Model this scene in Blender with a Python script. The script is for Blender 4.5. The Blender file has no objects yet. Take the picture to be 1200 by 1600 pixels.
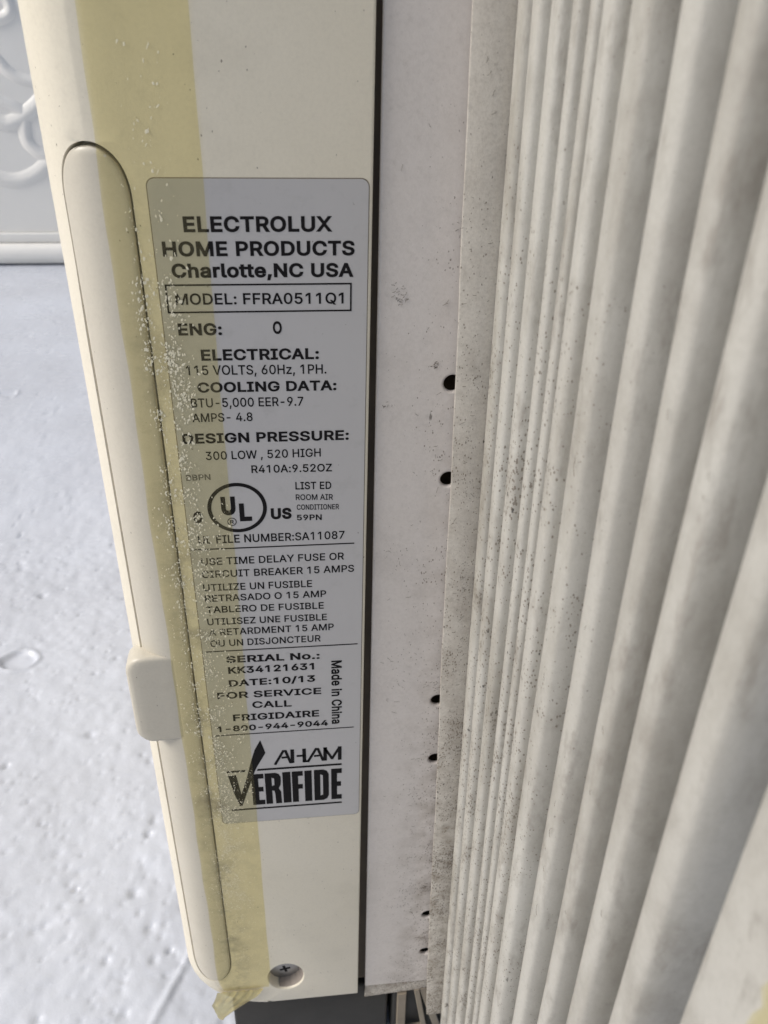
import bpy, bmesh, math, random, json
import numpy as np
from mathutils import Vector, Matrix
from mathutils.geometry import tessellate_polygon

sc = bpy.context.scene
COL = sc.collection
R = math.radians
random.seed(7)
rng = np.random.default_rng(7)

# ------------------------------------------------------------------ camera
# millimetres everywhere below; camera height 325 mm above the floor
H = 325.0
cam = bpy.data.cameras.new('camera')
cam_o = bpy.data.objects.new('camera', cam)
COL.objects.link(cam_o)
M = [[0.9935169, -0.0381677, 0.1070859], [-0.1104735, -0.5464284, 0.8301877], [0.0268284, -0.8366357, -0.5471024]]
rot = Matrix(((M[0][0], -M[0][1], -M[0][2]), (M[1][0], -M[1][1], -M[1][2]), (M[2][0], -M[2][1], -M[2][2])))
cam_o.matrix_world = Matrix.Translation((0, 0, H * .001)) @ rot.to_4x4()
cam.sensor_fit = 'VERTICAL'
cam.sensor_height = 24.0
cam.sensor_width = 18.0
cam.lens = 24.0 * 1335.1 / 1600.0
cam.clip_start = 0.002
cam.clip_end = 100
cam.dof.use_dof = True
cam.dof.focus_distance = 0.182
cam.dof.aperture_fstop = 28.0
sc.camera = cam_o

# ------------------------------------------------------------------ light
w = bpy.data.worlds.new('World'); sc.world = w; w.use_nodes = True
nt = w.node_tree; nt.nodes.clear()
out = nt.nodes.new('ShaderNodeOutputWorld'); bg = nt.nodes.new('ShaderNodeBackground')
sky = nt.nodes.new('ShaderNodeTexSky'); sky.sky_type = 'NISHITA'; sky.sun_disc = False
SUN_EL, SUN_AZ = 40.0, -100.0
sky.sun_elevation = R(SUN_EL); sky.sun_rotation = R(SUN_AZ)
sky.air_density = 1.0; sky.dust_density = 3.0; sky.ozone_density = 1.0
bg.inputs['Strength'].default_value = 0.07
nt.links.new(sky.outputs[0], bg.inputs[0]); nt.links.new(bg.outputs[0], out.inputs[0])
sun = bpy.data.lights.new('sun', 'SUN'); sun.energy = 1.85; sun.angle = R(24); sun.color = (1.0, 0.97, 0.93)
sun_o = bpy.data.objects.new('sun', sun); COL.objects.link(sun_o)
a, e = R(SUN_AZ), R(SUN_EL)
sdir = Vector((math.sin(a) * math.cos(e), math.cos(a) * math.cos(e), math.sin(e)))
sun_o.rotation_euler = sdir.to_track_quat('Z', 'Y').to_euler()
sun_o.location = sdir * 3
vs = sc.view_settings
vs.view_transform = 'Standard'; vs.look = 'None'; vs.gamma = 1.0; vs.exposure = 0.6
sc.cycles.max_bounces = 10
sc.cycles.diffuse_bounces = 5
sc.cycles.transparent_max_bounces = 16

# ------------------------------------------------------------------ materials
class N:
    def __init__(s, name):
        s.m = bpy.data.materials.new(name); s.m.use_nodes = True
        s.t = s.m.node_tree; s.b = s.t.nodes['Principled BSDF']; s.out = s.t.nodes['Material Output']
        tc = s.t.nodes.new('ShaderNodeTexCoord'); s.co = tc.outputs['Object']
    def n(s, typ, **kw):
        nd = s.t.nodes.new(typ)
        for k, v in kw.items():
            if k.startswith('i_'):
                nd.inputs[k[2:].replace('_', ' ')].default_value = v
            else: setattr(nd, k, v)
        return nd
    def l(s, a, b): s.t.links.new(a, b)
    def math(s, op, a, b=None, clamp=False):
        nd = s.n('ShaderNodeMath', operation=op, use_clamp=clamp)
        for i, v in enumerate((a, b)):
            if v is None: continue
            if isinstance(v, (int, float)): nd.inputs[i].default_value = v
            else: s.l(v, nd.inputs[i])
        return nd.outputs[0]
    def mapped(s, scale=(1, 1, 1), rot=(0, 0, 0)):
        mp = s.n('ShaderNodeMapping'); mp.inputs['Scale'].default_value = scale; mp.inputs['Rotation'].default_value = rot
        s.l(s.co, mp.inputs['Vector']); return mp.outputs[0]
    def noise(s, scale, detail=3, rough=.55, co=None):
        nd = s.n('ShaderNodeTexNoise'); nd.inputs['Scale'].default_value = scale
        nd.inputs['Detail'].default_value = detail; nd.inputs['Roughness'].default_value = rough
        s.l(co if co is not None else s.co, nd.inputs['Vector']); return nd.outputs['Fac']
    def ramp(s, v, a, b, c=0.0, d=1.0):
        nd = s.n('ShaderNodeMapRange'); nd.inputs['From Min'].default_value = a; nd.inputs['From Max'].default_value = b
        nd.inputs['To Min'].default_value = c; nd.inputs['To Max'].default_value = d; s.l(v, nd.inputs['Value']); return nd.outputs[0]
    def mix(s, fac, a, b):
        nd = s.n('ShaderNodeMix', data_type='RGBA')
        for sock, v in ((nd.inputs[0], fac), (nd.inputs[6], a), (nd.inputs[7], b)):
            if isinstance(v, (int, float)): sock.default_value = v
            elif isinstance(v, tuple): sock.default_value = (*v, 1)
            else: s.l(v, sock)
        return nd.outputs[2]
    def specks(s, scale, keep, size, stretch=(1, 1, 1), rot=(0, 0, 0)):
        # small grains of dirt: one possible grain per voronoi cell, irregular edges
        co = s.mapped(stretch, rot)
        nz = s.n('ShaderNodeTexNoise'); nz.inputs['Scale'].default_value = scale * 2.2; nz.inputs['Detail'].default_value = 2
        s.l(co, nz.inputs['Vector'])
        mixv = s.n('ShaderNodeMix', data_type='VECTOR'); mixv.inputs[0].default_value = 0.45 / scale
        va = s.n('ShaderNodeVectorMath', operation='SCALE'); va.inputs['Scale'].default_value = 0.55 / scale
        s.l(nz.outputs['Color'], va.inputs[0])
        add = s.n('ShaderNodeVectorMath', operation='ADD'); s.l(co, add.inputs[0]); s.l(va.outputs[0], add.inputs[1])
        vo = s.n('ShaderNodeTexVoronoi'); vo.inputs['Scale'].default_value = scale; vo.inputs['Randomness'].default_value = 1
        s.l(add.outputs[0], vo.inputs['Vector'])
        sep = s.n('ShaderNodeSeparateColor'); s.l(vo.outputs['Color'], sep.inputs[0])
        return vo.outputs['Distance'], sep.outputs[0], keep, size
    def speck_fac(s, scale, keep, size, stretch=(1, 1, 1), rot=(0, 0, 0), density=None):
        d, r, keep, size = s.specks(scale, keep, size, stretch, rot)
        lim = keep if density is None else s.math('MULTIPLY', density, keep)
        rad = s.math('SUBTRACT', lim, r)
        rad = s.math('MULTIPLY', rad, size / max(keep, .001))
        v = s.math('SUBTRACT', rad, d)
        return s.ramp(v, 0, 0.06)
    def bump(s, h, strength, dist, prev=None):
        nd = s.n('ShaderNodeBump'); nd.inputs['Strength'].default_value = strength; nd.inputs['Distance'].default_value = dist
        s.l(h, nd.inputs['Height'])
        if prev is not None: s.l(prev, nd.inputs['Normal'])
        return nd.outputs[0]
    def fin(s, color=None, rough=None, normal=None):
        for k, v in (('Base Color', color), ('Roughness', rough), ('Normal', normal)):
            if v is None: continue
            sock = s.b.inputs[k]
            if isinstance(v, tuple): sock.default_value = (*v, 1)
            elif isinstance(v, (int, float)): sock.default_value = v
            else: s.l(v, sock)
        return s.m

def plastic(name, base, grime, dirt=(.10, .075, .05), dens=.06, rough=.5, fine=True, hair=True, smudge=.25, grain=.00004, densmask=None, stain=None, mott=.06):
    k = N(name)
    c = k.mix(k.ramp(k.noise(18, 4), .35, .7), base, grime)
    c = k.mix(k.ramp(k.noise(70, 5, .65), .52, .8, 0, smudge), c, dirt)
    m = k.ramp(k.noise(70, 4, .65), .34, .62, .45, 1.0)
    c = k.mix(k.ramp(k.noise(1500, 3, .7), .42, .72, 0, mott), c, dirt)
    c = k.mix(k.ramp(k.noise(420, 4, .75), .55, .80, 0, mott * 1.4), c, dirt)
    if densmask is not None:
        m = k.math('MULTIPLY', m, densmask(k))
    if fine:
        c = k.mix(k.math('MULTIPLY', k.speck_fac(2300, dens * 1.5, .40, stretch=(1, 1, .6), rot=(.2, .5, 0), density=m), .68), c, dirt)
        c = k.mix(k.math('MULTIPLY', k.speck_fac(950, dens * .35, .22, stretch=(1, 1, .6), rot=(0, .5, 0), density=m), .8), c, (.035, .03, .025))
    if hair:
        c = k.mix(k.math('MULTIPLY', k.speck_fac(420, dens * .5, .16, stretch=(1, 1, .25), rot=(.2, .9, .3), density=m), .7), c, (.05, .04, .03))
    if stain is not None: c = stain(k, c)
    n1 = k.bump(k.noise(3200, 2), .35, grain)
    n1 = k.bump(k.noise(160, 3), .25, .00012, n1)
    return k.fin(c, k.ramp(k.noise(60, 3), .3, .7, rough - .06, rough + .08), n1)

MAT = {}
MAT['cover'] = plastic('cream_cover_plastic', (.735, .685, .565), (.69, .64, .515), dens=.035, rough=.42, smudge=.10)
MAT['front'] = plastic('pale_front_plastic', (.575, .535, .445), (.54, .50, .41), dens=.03, rough=.38, smudge=.08)
def stain_cab(k, c):
    sp = k.n('ShaderNodeSeparateXYZ'); k.l(k.co, sp.inputs[0])
    a = k.ramp(sp.outputs[0], .024, .037)
    b = k.ramp(sp.outputs[2], .27, .05)
    f = k.math('MULTIPLY', k.math('MULTIPLY', a, k.ramp(k.noise(120, 4, .7), .42, .68)), k.ramp(sp.outputs[2], .30, .12, .15, .6))
    return k.mix(f, c, (.20, .16, .115))
def dm_cab(k):
    sp = k.n('ShaderNodeSeparateXYZ'); k.l(k.co, sp.inputs[0])
    return k.math('MULTIPLY', k.ramp(sp.outputs[0], .02, .04, .6, 1.8), k.ramp(sp.outputs[2], .33, .27, .45, 1.0))
MAT['cabinet'] = plastic('grey_white_painted_steel', (.64, .60, .565), (.60, .56, .52), dens=.30, mott=.10, rough=.5, smudge=.15, grain=.00008, stain=stain_cab, densmask=dm_cab)
def stain_fl(k, c):
    sp = k.n('ShaderNodeSeparateXYZ'); k.l(k.co, sp.inputs[0])
    f = k.math('MULTIPLY', k.ramp(k.noise(220, 5, .75), .40, .72), k.ramp(sp.outputs[2], .28, .10, .12, .75))
    return k.mix(f, c, (.20, .155, .11))
def dm_fl(k):
    sp = k.n('ShaderNodeSeparateXYZ'); k.l(k.co, sp.inputs[0])
    return k.ramp(sp.outputs[2], .33, .12, .7, 1.7)
MAT['flange'] = plastic('dusty_flange_plastic', (.61, .575, .51), (.55, .51, .445), dens=.60, mott=.2, rough=.6, smudge=.3, grain=.0001, stain=stain_fl, densmask=dm_fl)
def dm_cu(k):
    sp = k.n('ShaderNodeSeparateXYZ'); k.l(k.co, sp.inputs[0])
    return k.math('MULTIPLY', k.ramp(sp.outputs[1], .065, .105, .4, 1.7), k.ramp(sp.outputs[2], .33, .26, .35, 1.0))
def stain_cu(k, c):
    f = k.math('MULTIPLY', k.ramp(k.noise(1, 5, .7, co=k.mapped((60, 60, 22))), .49, .74), .6)
    c = k.mix(f, c, (.17, .15, .115))
    f = k.math('MULTIPLY', k.ramp(k.noise(1, 4, .7, co=k.mapped((210, 210, 70), (.3, .2, 0))), .56, .74), .5)
    return k.mix(f, c, (.13, .105, .08))
MAT['curtain'] = plastic('dusty_white_vinyl', (.44, .43, .39), (.39, .375, .335), dens=.30, rough=.5, smudge=.35, grain=.00010, mott=.09, stain=stain_cu, densmask=dm_cu)
MAT['bracket'] = plastic('stained_cream_bracket', (.30, .26, .20), (.20, .16, .12), dens=.1, rough=.6, smudge=.4)

def simple(name, col, rough=.5, metal=0.0, bumpn=None):
    k = N(name); k.b.inputs['Metallic'].default_value = metal
    c = k.mix(k.ramp(k.noise(90, 4), .35, .7), col, tuple(v * .78 for v in col))
    n1 = k.bump(k.noise(bumpn or 500, 3), .3, .0001)
    return k.fin(c, rough, n1)
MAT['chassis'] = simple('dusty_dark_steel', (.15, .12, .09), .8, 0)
MAT['pan'] = simple('dark_under_shade', (.05, .048, .044), .6, .5)  # near-black tone paints the shade under the unit
MAT['ink'] = simple('black_ink', (.010, .009, .010), .75)
MAT['ink'].node_tree.nodes['Principled BSDF'].inputs['Specular IOR Level'].default_value = .15
k = N('faded_black_ink'); MAT['ink_faded'] = k.fin((.10, .095, .09), .5)

# label paper
k = N('silver_grey_label')
c = k.mix(k.ramp(k.noise(30, 4), .3, .7), (.455, .445, .44), (.475, .465, .46))
c = k.mix(k.ramp(k.noise(160, 5, .7), .55, .8, 0, .25), c, (.22, .21, .19))
c = k.mix(k.math('MULTIPLY', k.speck_fac(700, .05, .2), .7), c, (.08, .07, .06))
k.b.inputs['Metallic'].default_value = .15
MAT['label'] = k.fin(c, .36, k.bump(k.noise(900, 2), .25, .00004))

# yellowed tape
k = N('yellowed_clear_tape')
nz = k.ramp(k.noise(60, 5, .65), .35, .75)
c = k.mix(nz, (.68, .61, .36), (.58, .52, .29))
sp = k.n('ShaderNodeSeparateXYZ'); k.l(k.co, sp.inputs[0])
seamx = k.math('ABSOLUTE', k.math('ADD', sp.outputs[0], .0235))
grim = k.math('MULTIPLY', k.ramp(k.noise(95, 5, .7), .46, .70), k.math('MULTIPLY', k.ramp(sp.outputs[2], .30, .25, .1, .9), k.ramp(seamx, .001, .006, 1.0, .25)))
c = k.mix(grim, c, (.16, .13, .08))
c = k.mix(k.math('MULTIPLY', k.speck_fac(1500, .1, .3), .6), c, (.10, .08, .05))
k.b.inputs['Coat Weight'].default_value = .25; k.b.inputs['Coat Roughness'].default_value = .2
nb = k.bump(k.noise(700, 4), .5, .00008); nb = k.bump(k.noise(1, 4, .6, co=k.mapped((260, 260, 60))), .55, .0005, nb)
k.fin(c, .38, nb)
tr = k.n('ShaderNodeBsdfTransparent'); tr.inputs[0].default_value = (.98, .95, .785, 1)
ms = k.n('ShaderNodeMixShader'); k.l(k.ramp(grim, 0, 1, .06, .55), ms.inputs[0])
k.l(tr.outputs[0], ms.inputs[1]); k.l(k.b.outputs[0], ms.inputs[2]); k.l(ms.outputs[0], k.out.inputs[0])
MAT['tape'] = k.m
k = N('amber_tape_end')
c = k.mix(k.ramp(k.noise(150, 4), .4, .7), (.60, .52, .24), (.50, .37, .12))
k.fin(c, .35, k.bump(k.noise(400, 4), .6, .0003))
tr = k.n('ShaderNodeBsdfTransparent'); tr.inputs[0].default_value = (.95, .90, .66, 1)
ms = k.n('ShaderNodeMixShader'); ms.inputs[0].default_value = .72
k.l(tr.outputs[0], ms.inputs[1]); k.l(k.b.outputs[0], ms.inputs[2]); k.l(ms.outputs[0], k.out.inputs[0])
MAT['tape_end'] = k.m
k = N('lifted_tape_bubble'); k.b.inputs['Coat Weight'].default_value = .3
k.fin((.84, .79, .60), .3)
tr = k.n('ShaderNodeBsdfTransparent'); tr.inputs[0].default_value = (.98, .96, .88, 1)
ms = k.n('ShaderNodeMixShader'); ms.inputs[0].default_value = .90
k.l(tr.outputs[0], ms.inputs[1]); k.l(k.b.outputs[0], ms.inputs[2]); k.l(ms.outputs[0], k.out.inputs[0])
MAT['fleck'] = k.m

# floor paint
k = N('glossy_white_floor_paint')
c = k.mix(k.ramp(k.noise(9, 5), .3, .7), (.60, .63, .69), (.52, .54, .585))
c = k.mix(k.ramp(k.noise(130, 6, .7), .55, .8, 0, .25), c, (.45, .45, .45))
m = k.ramp(k.noise(14, 3), .45, .7)
c = k.mix(k.math('MULTIPLY', k.speck_fac(160, .10, .25, density=m), .7), c, (.16, .15, .14))
c = k.mix(k.math('MULTIPLY', k.speck_fac(45, .06, .2, density=m), .35), c, (.30, .28, .26))
nb = k.bump(k.noise(170, 4, .6), .35, .0006); nb = k.bump(k.noise(900, 3), .3, .0001, nb)
MAT['floor'] = k.fin(c, k.ramp(k.noise(40, 3), .3, .7, .20, .40), nb)
k = N('white_door_paint')
c = k.mix(k.ramp(k.noise(6, 4), .3, .7), (.89, .87, .82), (.84, .82, .77))
c = k.mix(k.math('MULTIPLY', k.speck_fac(40, .10, .16), .8), c, (.12, .10, .08))
MAT['door'] = k.fin(c, .35, k.bump(k.noise(120, 4), .35, .0006))
MAT['steel'] = simple('tarnished_screw_steel', (.34, .33, .32), .38, .85, 300)
MAT['rim'] = simple('grimy_adhesive', (.20, .17, .13), .7)
MAT['rust'] = simple('brown_residue', (.30, .26, .225), .7)

# ------------------------------------------------------------------ helpers
def link(name, me, mat, parent=None):
    o = bpy.data.objects.new(name, me); COL.objects.link(o)
    if mat is not None:
        me.materials.append(mat)
    if parent is not None: o.parent = parent
    return o
def mesh(name, verts, faces, mat, parent=None, smooth=True, sharp=40):
    me = bpy.data.meshes.new(name)
    v = np.asarray(verts, float) * .001
    me.from_pydata(v.tolist(), [], faces)
    me.validate(); me.update()
    if smooth:
        me.shade_smooth()
        me.set_sharp_from_angle(angle=R(sharp))
    return link(name, me, mat, parent)
def grid_faces(nr, nc, flip=False, off=0):
    F = []
    for i in range(nr - 1):
        for j in range(nc - 1):
            a = off + i * nc + j; q = (a, a + 1, a + nc + 1, a + nc)
            F.append(q[::-1] if flip else q)
    return F
def orient(o):
    bm = bmesh.new(); bm.from_mesh(o.data); bmesh.ops.recalc_face_normals(bm, faces=bm.faces); bm.to_mesh(o.data); bm.free()
def plate(name, outer, holes, y, thick, bevel, mat, parent, axis='y', res=2):
    """flat plate in the x-z plane (front face at y, thickness going +y) with rounded edges and real holes"""
    cu = bpy.data.curves.new(name, 'CURVE'); cu.dimensions = '2D'; cu.fill_mode = 'BOTH'
    for loop in [outer] + holes:
        s = cu.splines.new('POLY'); s.points.add(len(loop) - 1)
        for p, (x, z) in zip(s.points, loop): p.co = (x, z, 0, 1)
        s.use_cyclic_u = True
    cu.extrude = max(thick / 2 - bevel, 0.0001); cu.bevel_depth = bevel; cu.bevel_resolution = res
    cu.offset = -bevel
    tmp = bpy.data.objects.new('tmp', cu); COL.objects.link(tmp)
    dg = bpy.context.evaluated_depsgraph_get(); me = bpy.data.meshes.new_from_object(tmp.evaluated_get(dg))
    bpy.data.objects.remove(tmp); bpy.data.curves.remove(cu)
    n = len(me.vertices); co = np.empty(n * 3); me.vertices.foreach_get('co', co); co = co.reshape(-1, 3)
    new = np.stack([co[:, 0], y + thick / 2 - co[:, 2], co[:, 1]], 1) * .001
    me.vertices.foreach_set('co', new.ravel()); me.materials.clear(); me.update(); me.name = name
    me.shade_smooth(); me.set_sharp_from_angle(angle=R(50))
    return link(name, me, mat, parent)
def circle(cx, cz, r, n=28, rz=None):
    rz = rz or r
    return [(cx + r * math.cos(2 * math.pi * i / n), cz + rz * math.sin(2 * math.pi * i / n)) for i in range(n)]
def rrect(x0, z0, x1, z1, r, n=6):
    P = []
    for (cx, cz, a0) in ((x1 - r, z1 - r, 0), (x0 + r, z1 - r, 90), (x0 + r, z0 + r, 180), (x1 - r, z0 + r, 270)):
        for i in range(n + 1):
            t = R(a0 + 90 * i / n); P.append((cx + r * math.cos(t), cz + r * math.sin(t)))
    return P
def boxv(x0, x1, y0, y1, z0, z1):
    V = [(x, y, z) for z in (z0, z1) for y in (y0, y1) for x in (x0, x1)]
    F = [(0, 2, 3, 1), (4, 5, 7, 6), (0, 1, 5, 4), (2, 6, 7, 3), (0, 4, 6, 2), (1, 3, 7, 5)]
    return V, F
def box(name, x0, x1, y0, y1, z0, z1, mat, parent, bev=0.0):
    V, F = boxv(x0, x1, y0, y1, z0, z1)
    o = mesh(name, V, F, mat, parent, smooth=False)
    if bev:
        bm = bmesh.new(); bm.from_mesh(o.data)
        bmesh.ops.bevel(bm, geom=bm.edges[:], offset=bev * .001, segments=2, affect='EDGES', profile=.5); bm.to_mesh(o.data); bm.free()
        o.data.shade_smooth(); o.data.set_sharp_from_angle(angle=R(50))
    return o
def empty(name, loc, label, cat, group=None):
    o = bpy.data.objects.new(name, None); COL.objects.link(o)
    o['label'] = label; o['category'] = cat
    if group: o['group'] = group
    return o
def vnoise(x, y, scale, seed):
    r = np.random.default_rng(seed); G = r.random((256, 256))
    X = x / scale; Y = y / scale; xi = np.floor(X).astype(int); yi = np.floor(Y).astype(int)
    fx = X - xi; fy = Y - yi; fx = fx * fx * fx * (fx * (fx * 6 - 15) + 10); fy = fy * fy * fy * (fy * (fy * 6 - 15) + 10)
    g = lambda a, b: G[a & 255, b & 255]
    return (g(xi, yi) * (1 - fx) + g(xi + 1, yi) * fx) * (1 - fy) + (g(xi, yi + 1) * (1 - fx) + g(xi + 1, yi + 1) * fx) * fy - .5

# ================================================================== SETTING
# floor: one sheet, finely modelled lumps and pits near the air conditioner
xs = np.concatenate([np.linspace(-4000, -700, 14)[:-1], np.linspace(-700, -330, 110)[:-1], np.linspace(-330, 70, 400), np.linspace(70, 400, 12)[1:], np.linspace(400, 4000, 8)[1:]])
ys = np.concatenate([np.linspace(-4000, 60, 14)[:-1], np.linspace(60, 118, 12)[:-1], np.linspace(118, 480, 360), np.linspace(480, 1100, 200)[1:], np.linspace(1100, 4000, 8)[1:]])
X, Y = np.meshgrid(xs, ys)
near = np.clip((700 - Y) / 250, 0, 1) * np.clip((X + 600) / 150, 0, 1) * np.clip((200 - X) / 100, 0, 1) * np.clip((Y - 60) / 40, 0, 1)
near = .35 + .65 * near
Z = .7 * near * (2.0 * vnoise(X, Y, 38, 1) + 1.0 * vnoise(X, Y, 15, 2) + .8 * vnoise(X, Y, 7.3, 3) + .62 * vnoise(X, Y, 4.1, 4) + .2 * vnoise(X, Y, 2.3, 5))
Z[(np.abs(X) > 1500) | (np.abs(Y) > 1500)] = 0
pits = [(-70.1, 216.8, 2.4, 1.8)]
for i in range(260):
    py = 135 + 400 * rng.random() ** 1.25; pxx = -.62 * py + (.62 * py + 10) * rng.random()
    pits.append((pxx, py, .7 + 1.9 * rng.random() ** 2.2, .35 + 1.5 * rng.random() ** 1.5))
for i in range(900):
    py = 140 + 330 * rng.random() ** 1.2; pits.append((-.62 * py + (.62 * py + 10) * rng.random(), py, .45 + .7 * rng.random(), .25 + .55 * rng.random()))
for i in range(90):
    py = 500 + 450 * rng.random(); pits.append((-.5 * py + .3 * py * rng.random(), py, 1.2 + 2 * rng.random(), .6))
for (cx, cy, r, d) in pits:
    s = (np.abs(X - cx) < 4 * r) & (np.abs(Y - cy) < 4 * r)
    if not s.any(): continue
    q = np.sqrt((X[s] - cx) ** 2 + (Y[s] - cy) ** 2) / r
    Z[s] += -d * np.exp(-(q ** 2) * 1.1) + (.16 * d * np.exp(-((q - 1.7) ** 2) * 4) if r > 2.6 else 0)
# raised seam running off from below the corner of the unit
p0 = np.array([-40.0, 200.0]); p1 = np.array([-62.0, 152.0]); dd = (p1 - p0) / np.linalg.norm(p1 - p0)
u = (X - p0[0]) * dd[0] + (Y - p0[1]) * dd[1]; v = (X - p0[0]) * dd[1] - (Y - p0[1]) * dd[0]
v = v + 1.2 * vnoise(X, Y, 12, 9)
Z += 1.1 * np.exp(-(v / 1.5) ** 2) * np.clip((u + 6) / 8, 0, 1) * (Y > 100)
# peeled chip
for cx, cy in ((-149.7, 362), (-240, 700)):
    q = np.sqrt(((X - cx) / 11) ** 2 + ((Y - cy) / 8) ** 2) + .25 * vnoise(X, Y, 6, 11)
    Z += -1.6 * (1 / (1 + np.exp((q - .8) * 14))) + 1.3 * np.exp(-((q - .95) / .13) ** 2)
Z = np.minimum(Z, 3.5)
V = np.stack([X, Y, Z], -1).reshape(-1, 3)
floor = mesh('floor', V, grid_faces(len(ys), len(xs)), MAT['floor'], None, sharp=180)
floor['kind'] = 'structure'

# white embossed steel door beyond the unit
door = empty('door', None, 'white embossed metal door with curved raised mouldings standing behind the unit at upper left', 'door')
YW = 1070.0
box('panel', -1500, 700, YW, YW + 40, 37, 2100, MAT['door'], door)
box('bottom_rail', -1500, 700, YW - 4, YW + 38, 25.5, 36.5, MAT['door'], door, 1.2)
# rounded sill, swept in x
prof = [(0, 25), (-6, 24.4), (-10, 22.5), (-12.5, 19), (-13.5, 15), (-13.5, 9), (-13, 8), (-9.5, 7.4), (-9, 3.5), (-8.5, 2.4), (28, 2.4), (28, 25)]
V = []; 
for x in (-1500, 700):
    for (dy, z) in prof: V.append((x, YW + dy, z))
n = len(prof); F = [(i, (i + 1) % n, n + (i + 1) % n, n + i) for i in range(n)] + [tuple(range(n)), tuple(range(2 * n - 1, n - 1, -1))]
o = mesh('sill', V, F, MAT['door'], door, sharp=35); orient(o)
def catmull(P, k=8):
    P = [Vector(p) for p in P]; P = [2 * P[0] - P[1]] + P + [2 * P[-1] - P[-2]]; outp = []
    for i in range(1, len(P) - 2):
        for j in range(k):
            t = j / k; a, b, c_, d = P[i - 1], P[i], P[i + 1], P[i + 2]
            outp.append(.5 * ((2 * b) + (c_ - a) * t + (2 * a - 5 * b + 4 * c_ - d) * t * t + (3 * b - a - 3 * c_ + d) * t ** 3))
    outp.append(P[-2]); return outp
def ridge(pts, wd, ht, y, mat, parent, name='moulding'):
    C = catmull(pts); V = []; prof = [(-1, -.6), (-.8, .12), (-.5, .55), (-.2, .92), (0, 1), (.2, .92), (.5, .55), (.8, .12), (1, -.6)]
    for i, p in enumerate(C):
        t = (C[min(i + 1, len(C) - 1)] - C[max(i - 1, 0)]).normalized(); nn = Vector((-t.y, t.x))
        e = min(1, min(i, len(C) - 1 - i) / 3 + .15)
        for a_, b_ in prof: V.append((p.x + nn.x * a_ * wd * e, y - b_ * ht * e, p.y + nn.y * a_ * wd * e))
    o = mesh(name, V, grid_faces(len(C), len(prof)), mat, parent, sharp=180); orient(o); return o
for pts, wd, ht in (
    ([(-420, 60 + 75), (-380, 112), (-332, 101.9), (-306, 95.3), (-286.4, 98.2), (-266.7, 109.8), (-250.1, 128), (-240, 160), (-245, 200)], 7, 5),
    ([(-340, 250), (-301.6, 224.9), (-285.5, 206.7), (-268.7, 199.3), (-240, 198), (-200, 215)], 5, 4.5),
    ([(-370, 205), (-330, 192), (-300.7, 178.0), (-287.0, 172.0), (-279.1, 163.0), (-280.3, 139.6), (-271.3, 126.7), (-255.1, 119.3)], 6, 5),
    ([(-380, 175), (-330, 166), (-305.0, 156.6), (-294.1, 155.9), (-281.7, 161.4), (-266.6, 171.4), (-245.7, 186.3), (-215, 190)], 7, 6),
    ([(-330, 262), (-300, 255), (-283.9, 256.8), (-275.0, 261.2), (-272.1, 268.8), (-276.3, 277.9), (-290, 284), (-305, 279)], 5, 6),
    ([(-420, 330), (-360, 300), (-300, 310), (-250, 290), (-210, 300)], 7, 5)):
    ridge(pts, wd * 1.5, ht * .5, YW, MAT['door'], door)

# ================================================================== AIR CONDITIONER
ac = empty('air_conditioner', None, 'dusty off-white window air conditioner seen on its labelled side with pleated side curtain', 'air conditioner')
ZB = H - 291.0            # bottom of the unit
zz = lambda z: z + H      # camera-relative heights as measured
XR, YF, RC = 15.7, 150.0, 12.0
SF = 43.2                 # length of the flat side
def prof_at(s, z, off=0.0):
    """point on the skin of the cover: s runs from the rear seam over the flat side and round the front corner; off = outward"""
    if s <= SF: x, y, nx, ny = XR - s, YF, 0, -1
    else:
        t = (s - SF) / RC
        if t <= math.pi / 2:
            nx, ny = -math.sin(t), -math.cos(t); x = XR - SF + RC * nx; y = YF + RC + RC * ny
        else:
            nx, ny = -1, 0; x = XR - SF - RC; y = YF + RC + (s - SF - RC * math.pi / 2)
    # large radius at the lower front corner
    zb = z - (-274.0)
    if zb < 0:
        uu = min(1, -zb / 17.0); ins = 17 * (1 - math.sqrt(max(0, 1 - uu * uu)))
        wgt = min(1, max(0, (-12 - x) / 15)); wgt = wgt * wgt * (3 - 2 * wgt); x += ins * wgt
    return (x + nx * off, y + ny * off, z + H)
SC, HW = 46.3, 6.1
ZT_, ZBm = -27.0, -275.0
def half(z, g=0.0, gt=0.0):
    """half width of the access panel outline at height z (g widens it)"""
    ht, hb = 9.0 + g, 11.0 + g
    zt, zb = ZT_ + gt, ZBm - g
    if z >= zt or z <= zb: return 0.0
    if z > zt - ht: q = (z - (zt - ht)) / ht
    elif z < zb + hb: q = ((zb + hb) - z) / hb
    else: q = 0.0
    return (HW + g) * (1 - q ** 2.3) ** (1 / 2.1)
GAP = .42
def rows_for(zt, zb, ht, hb, top, bot):
    R_ = set()
    R_.update(np.linspace(zt - ht, zb + hb, 60).tolist())
    for i in range(15):
        q = math.sin(i / 14 * math.pi / 2)
        R_.add(zt - ht + ht * q); R_.add(zb + hb - hb * q)
    return sorted(R_, reverse=True)
zr = [14, 4, -8, -18, -24] + rows_for(ZT_ + .75, ZBm - GAP, 9 + GAP, 11 + GAP, 0, 0) + [-278, -280, -282.5, -285, -287, -288.6, -289.8, -290.5]
zr = sorted(set(zr), reverse=True)
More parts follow.
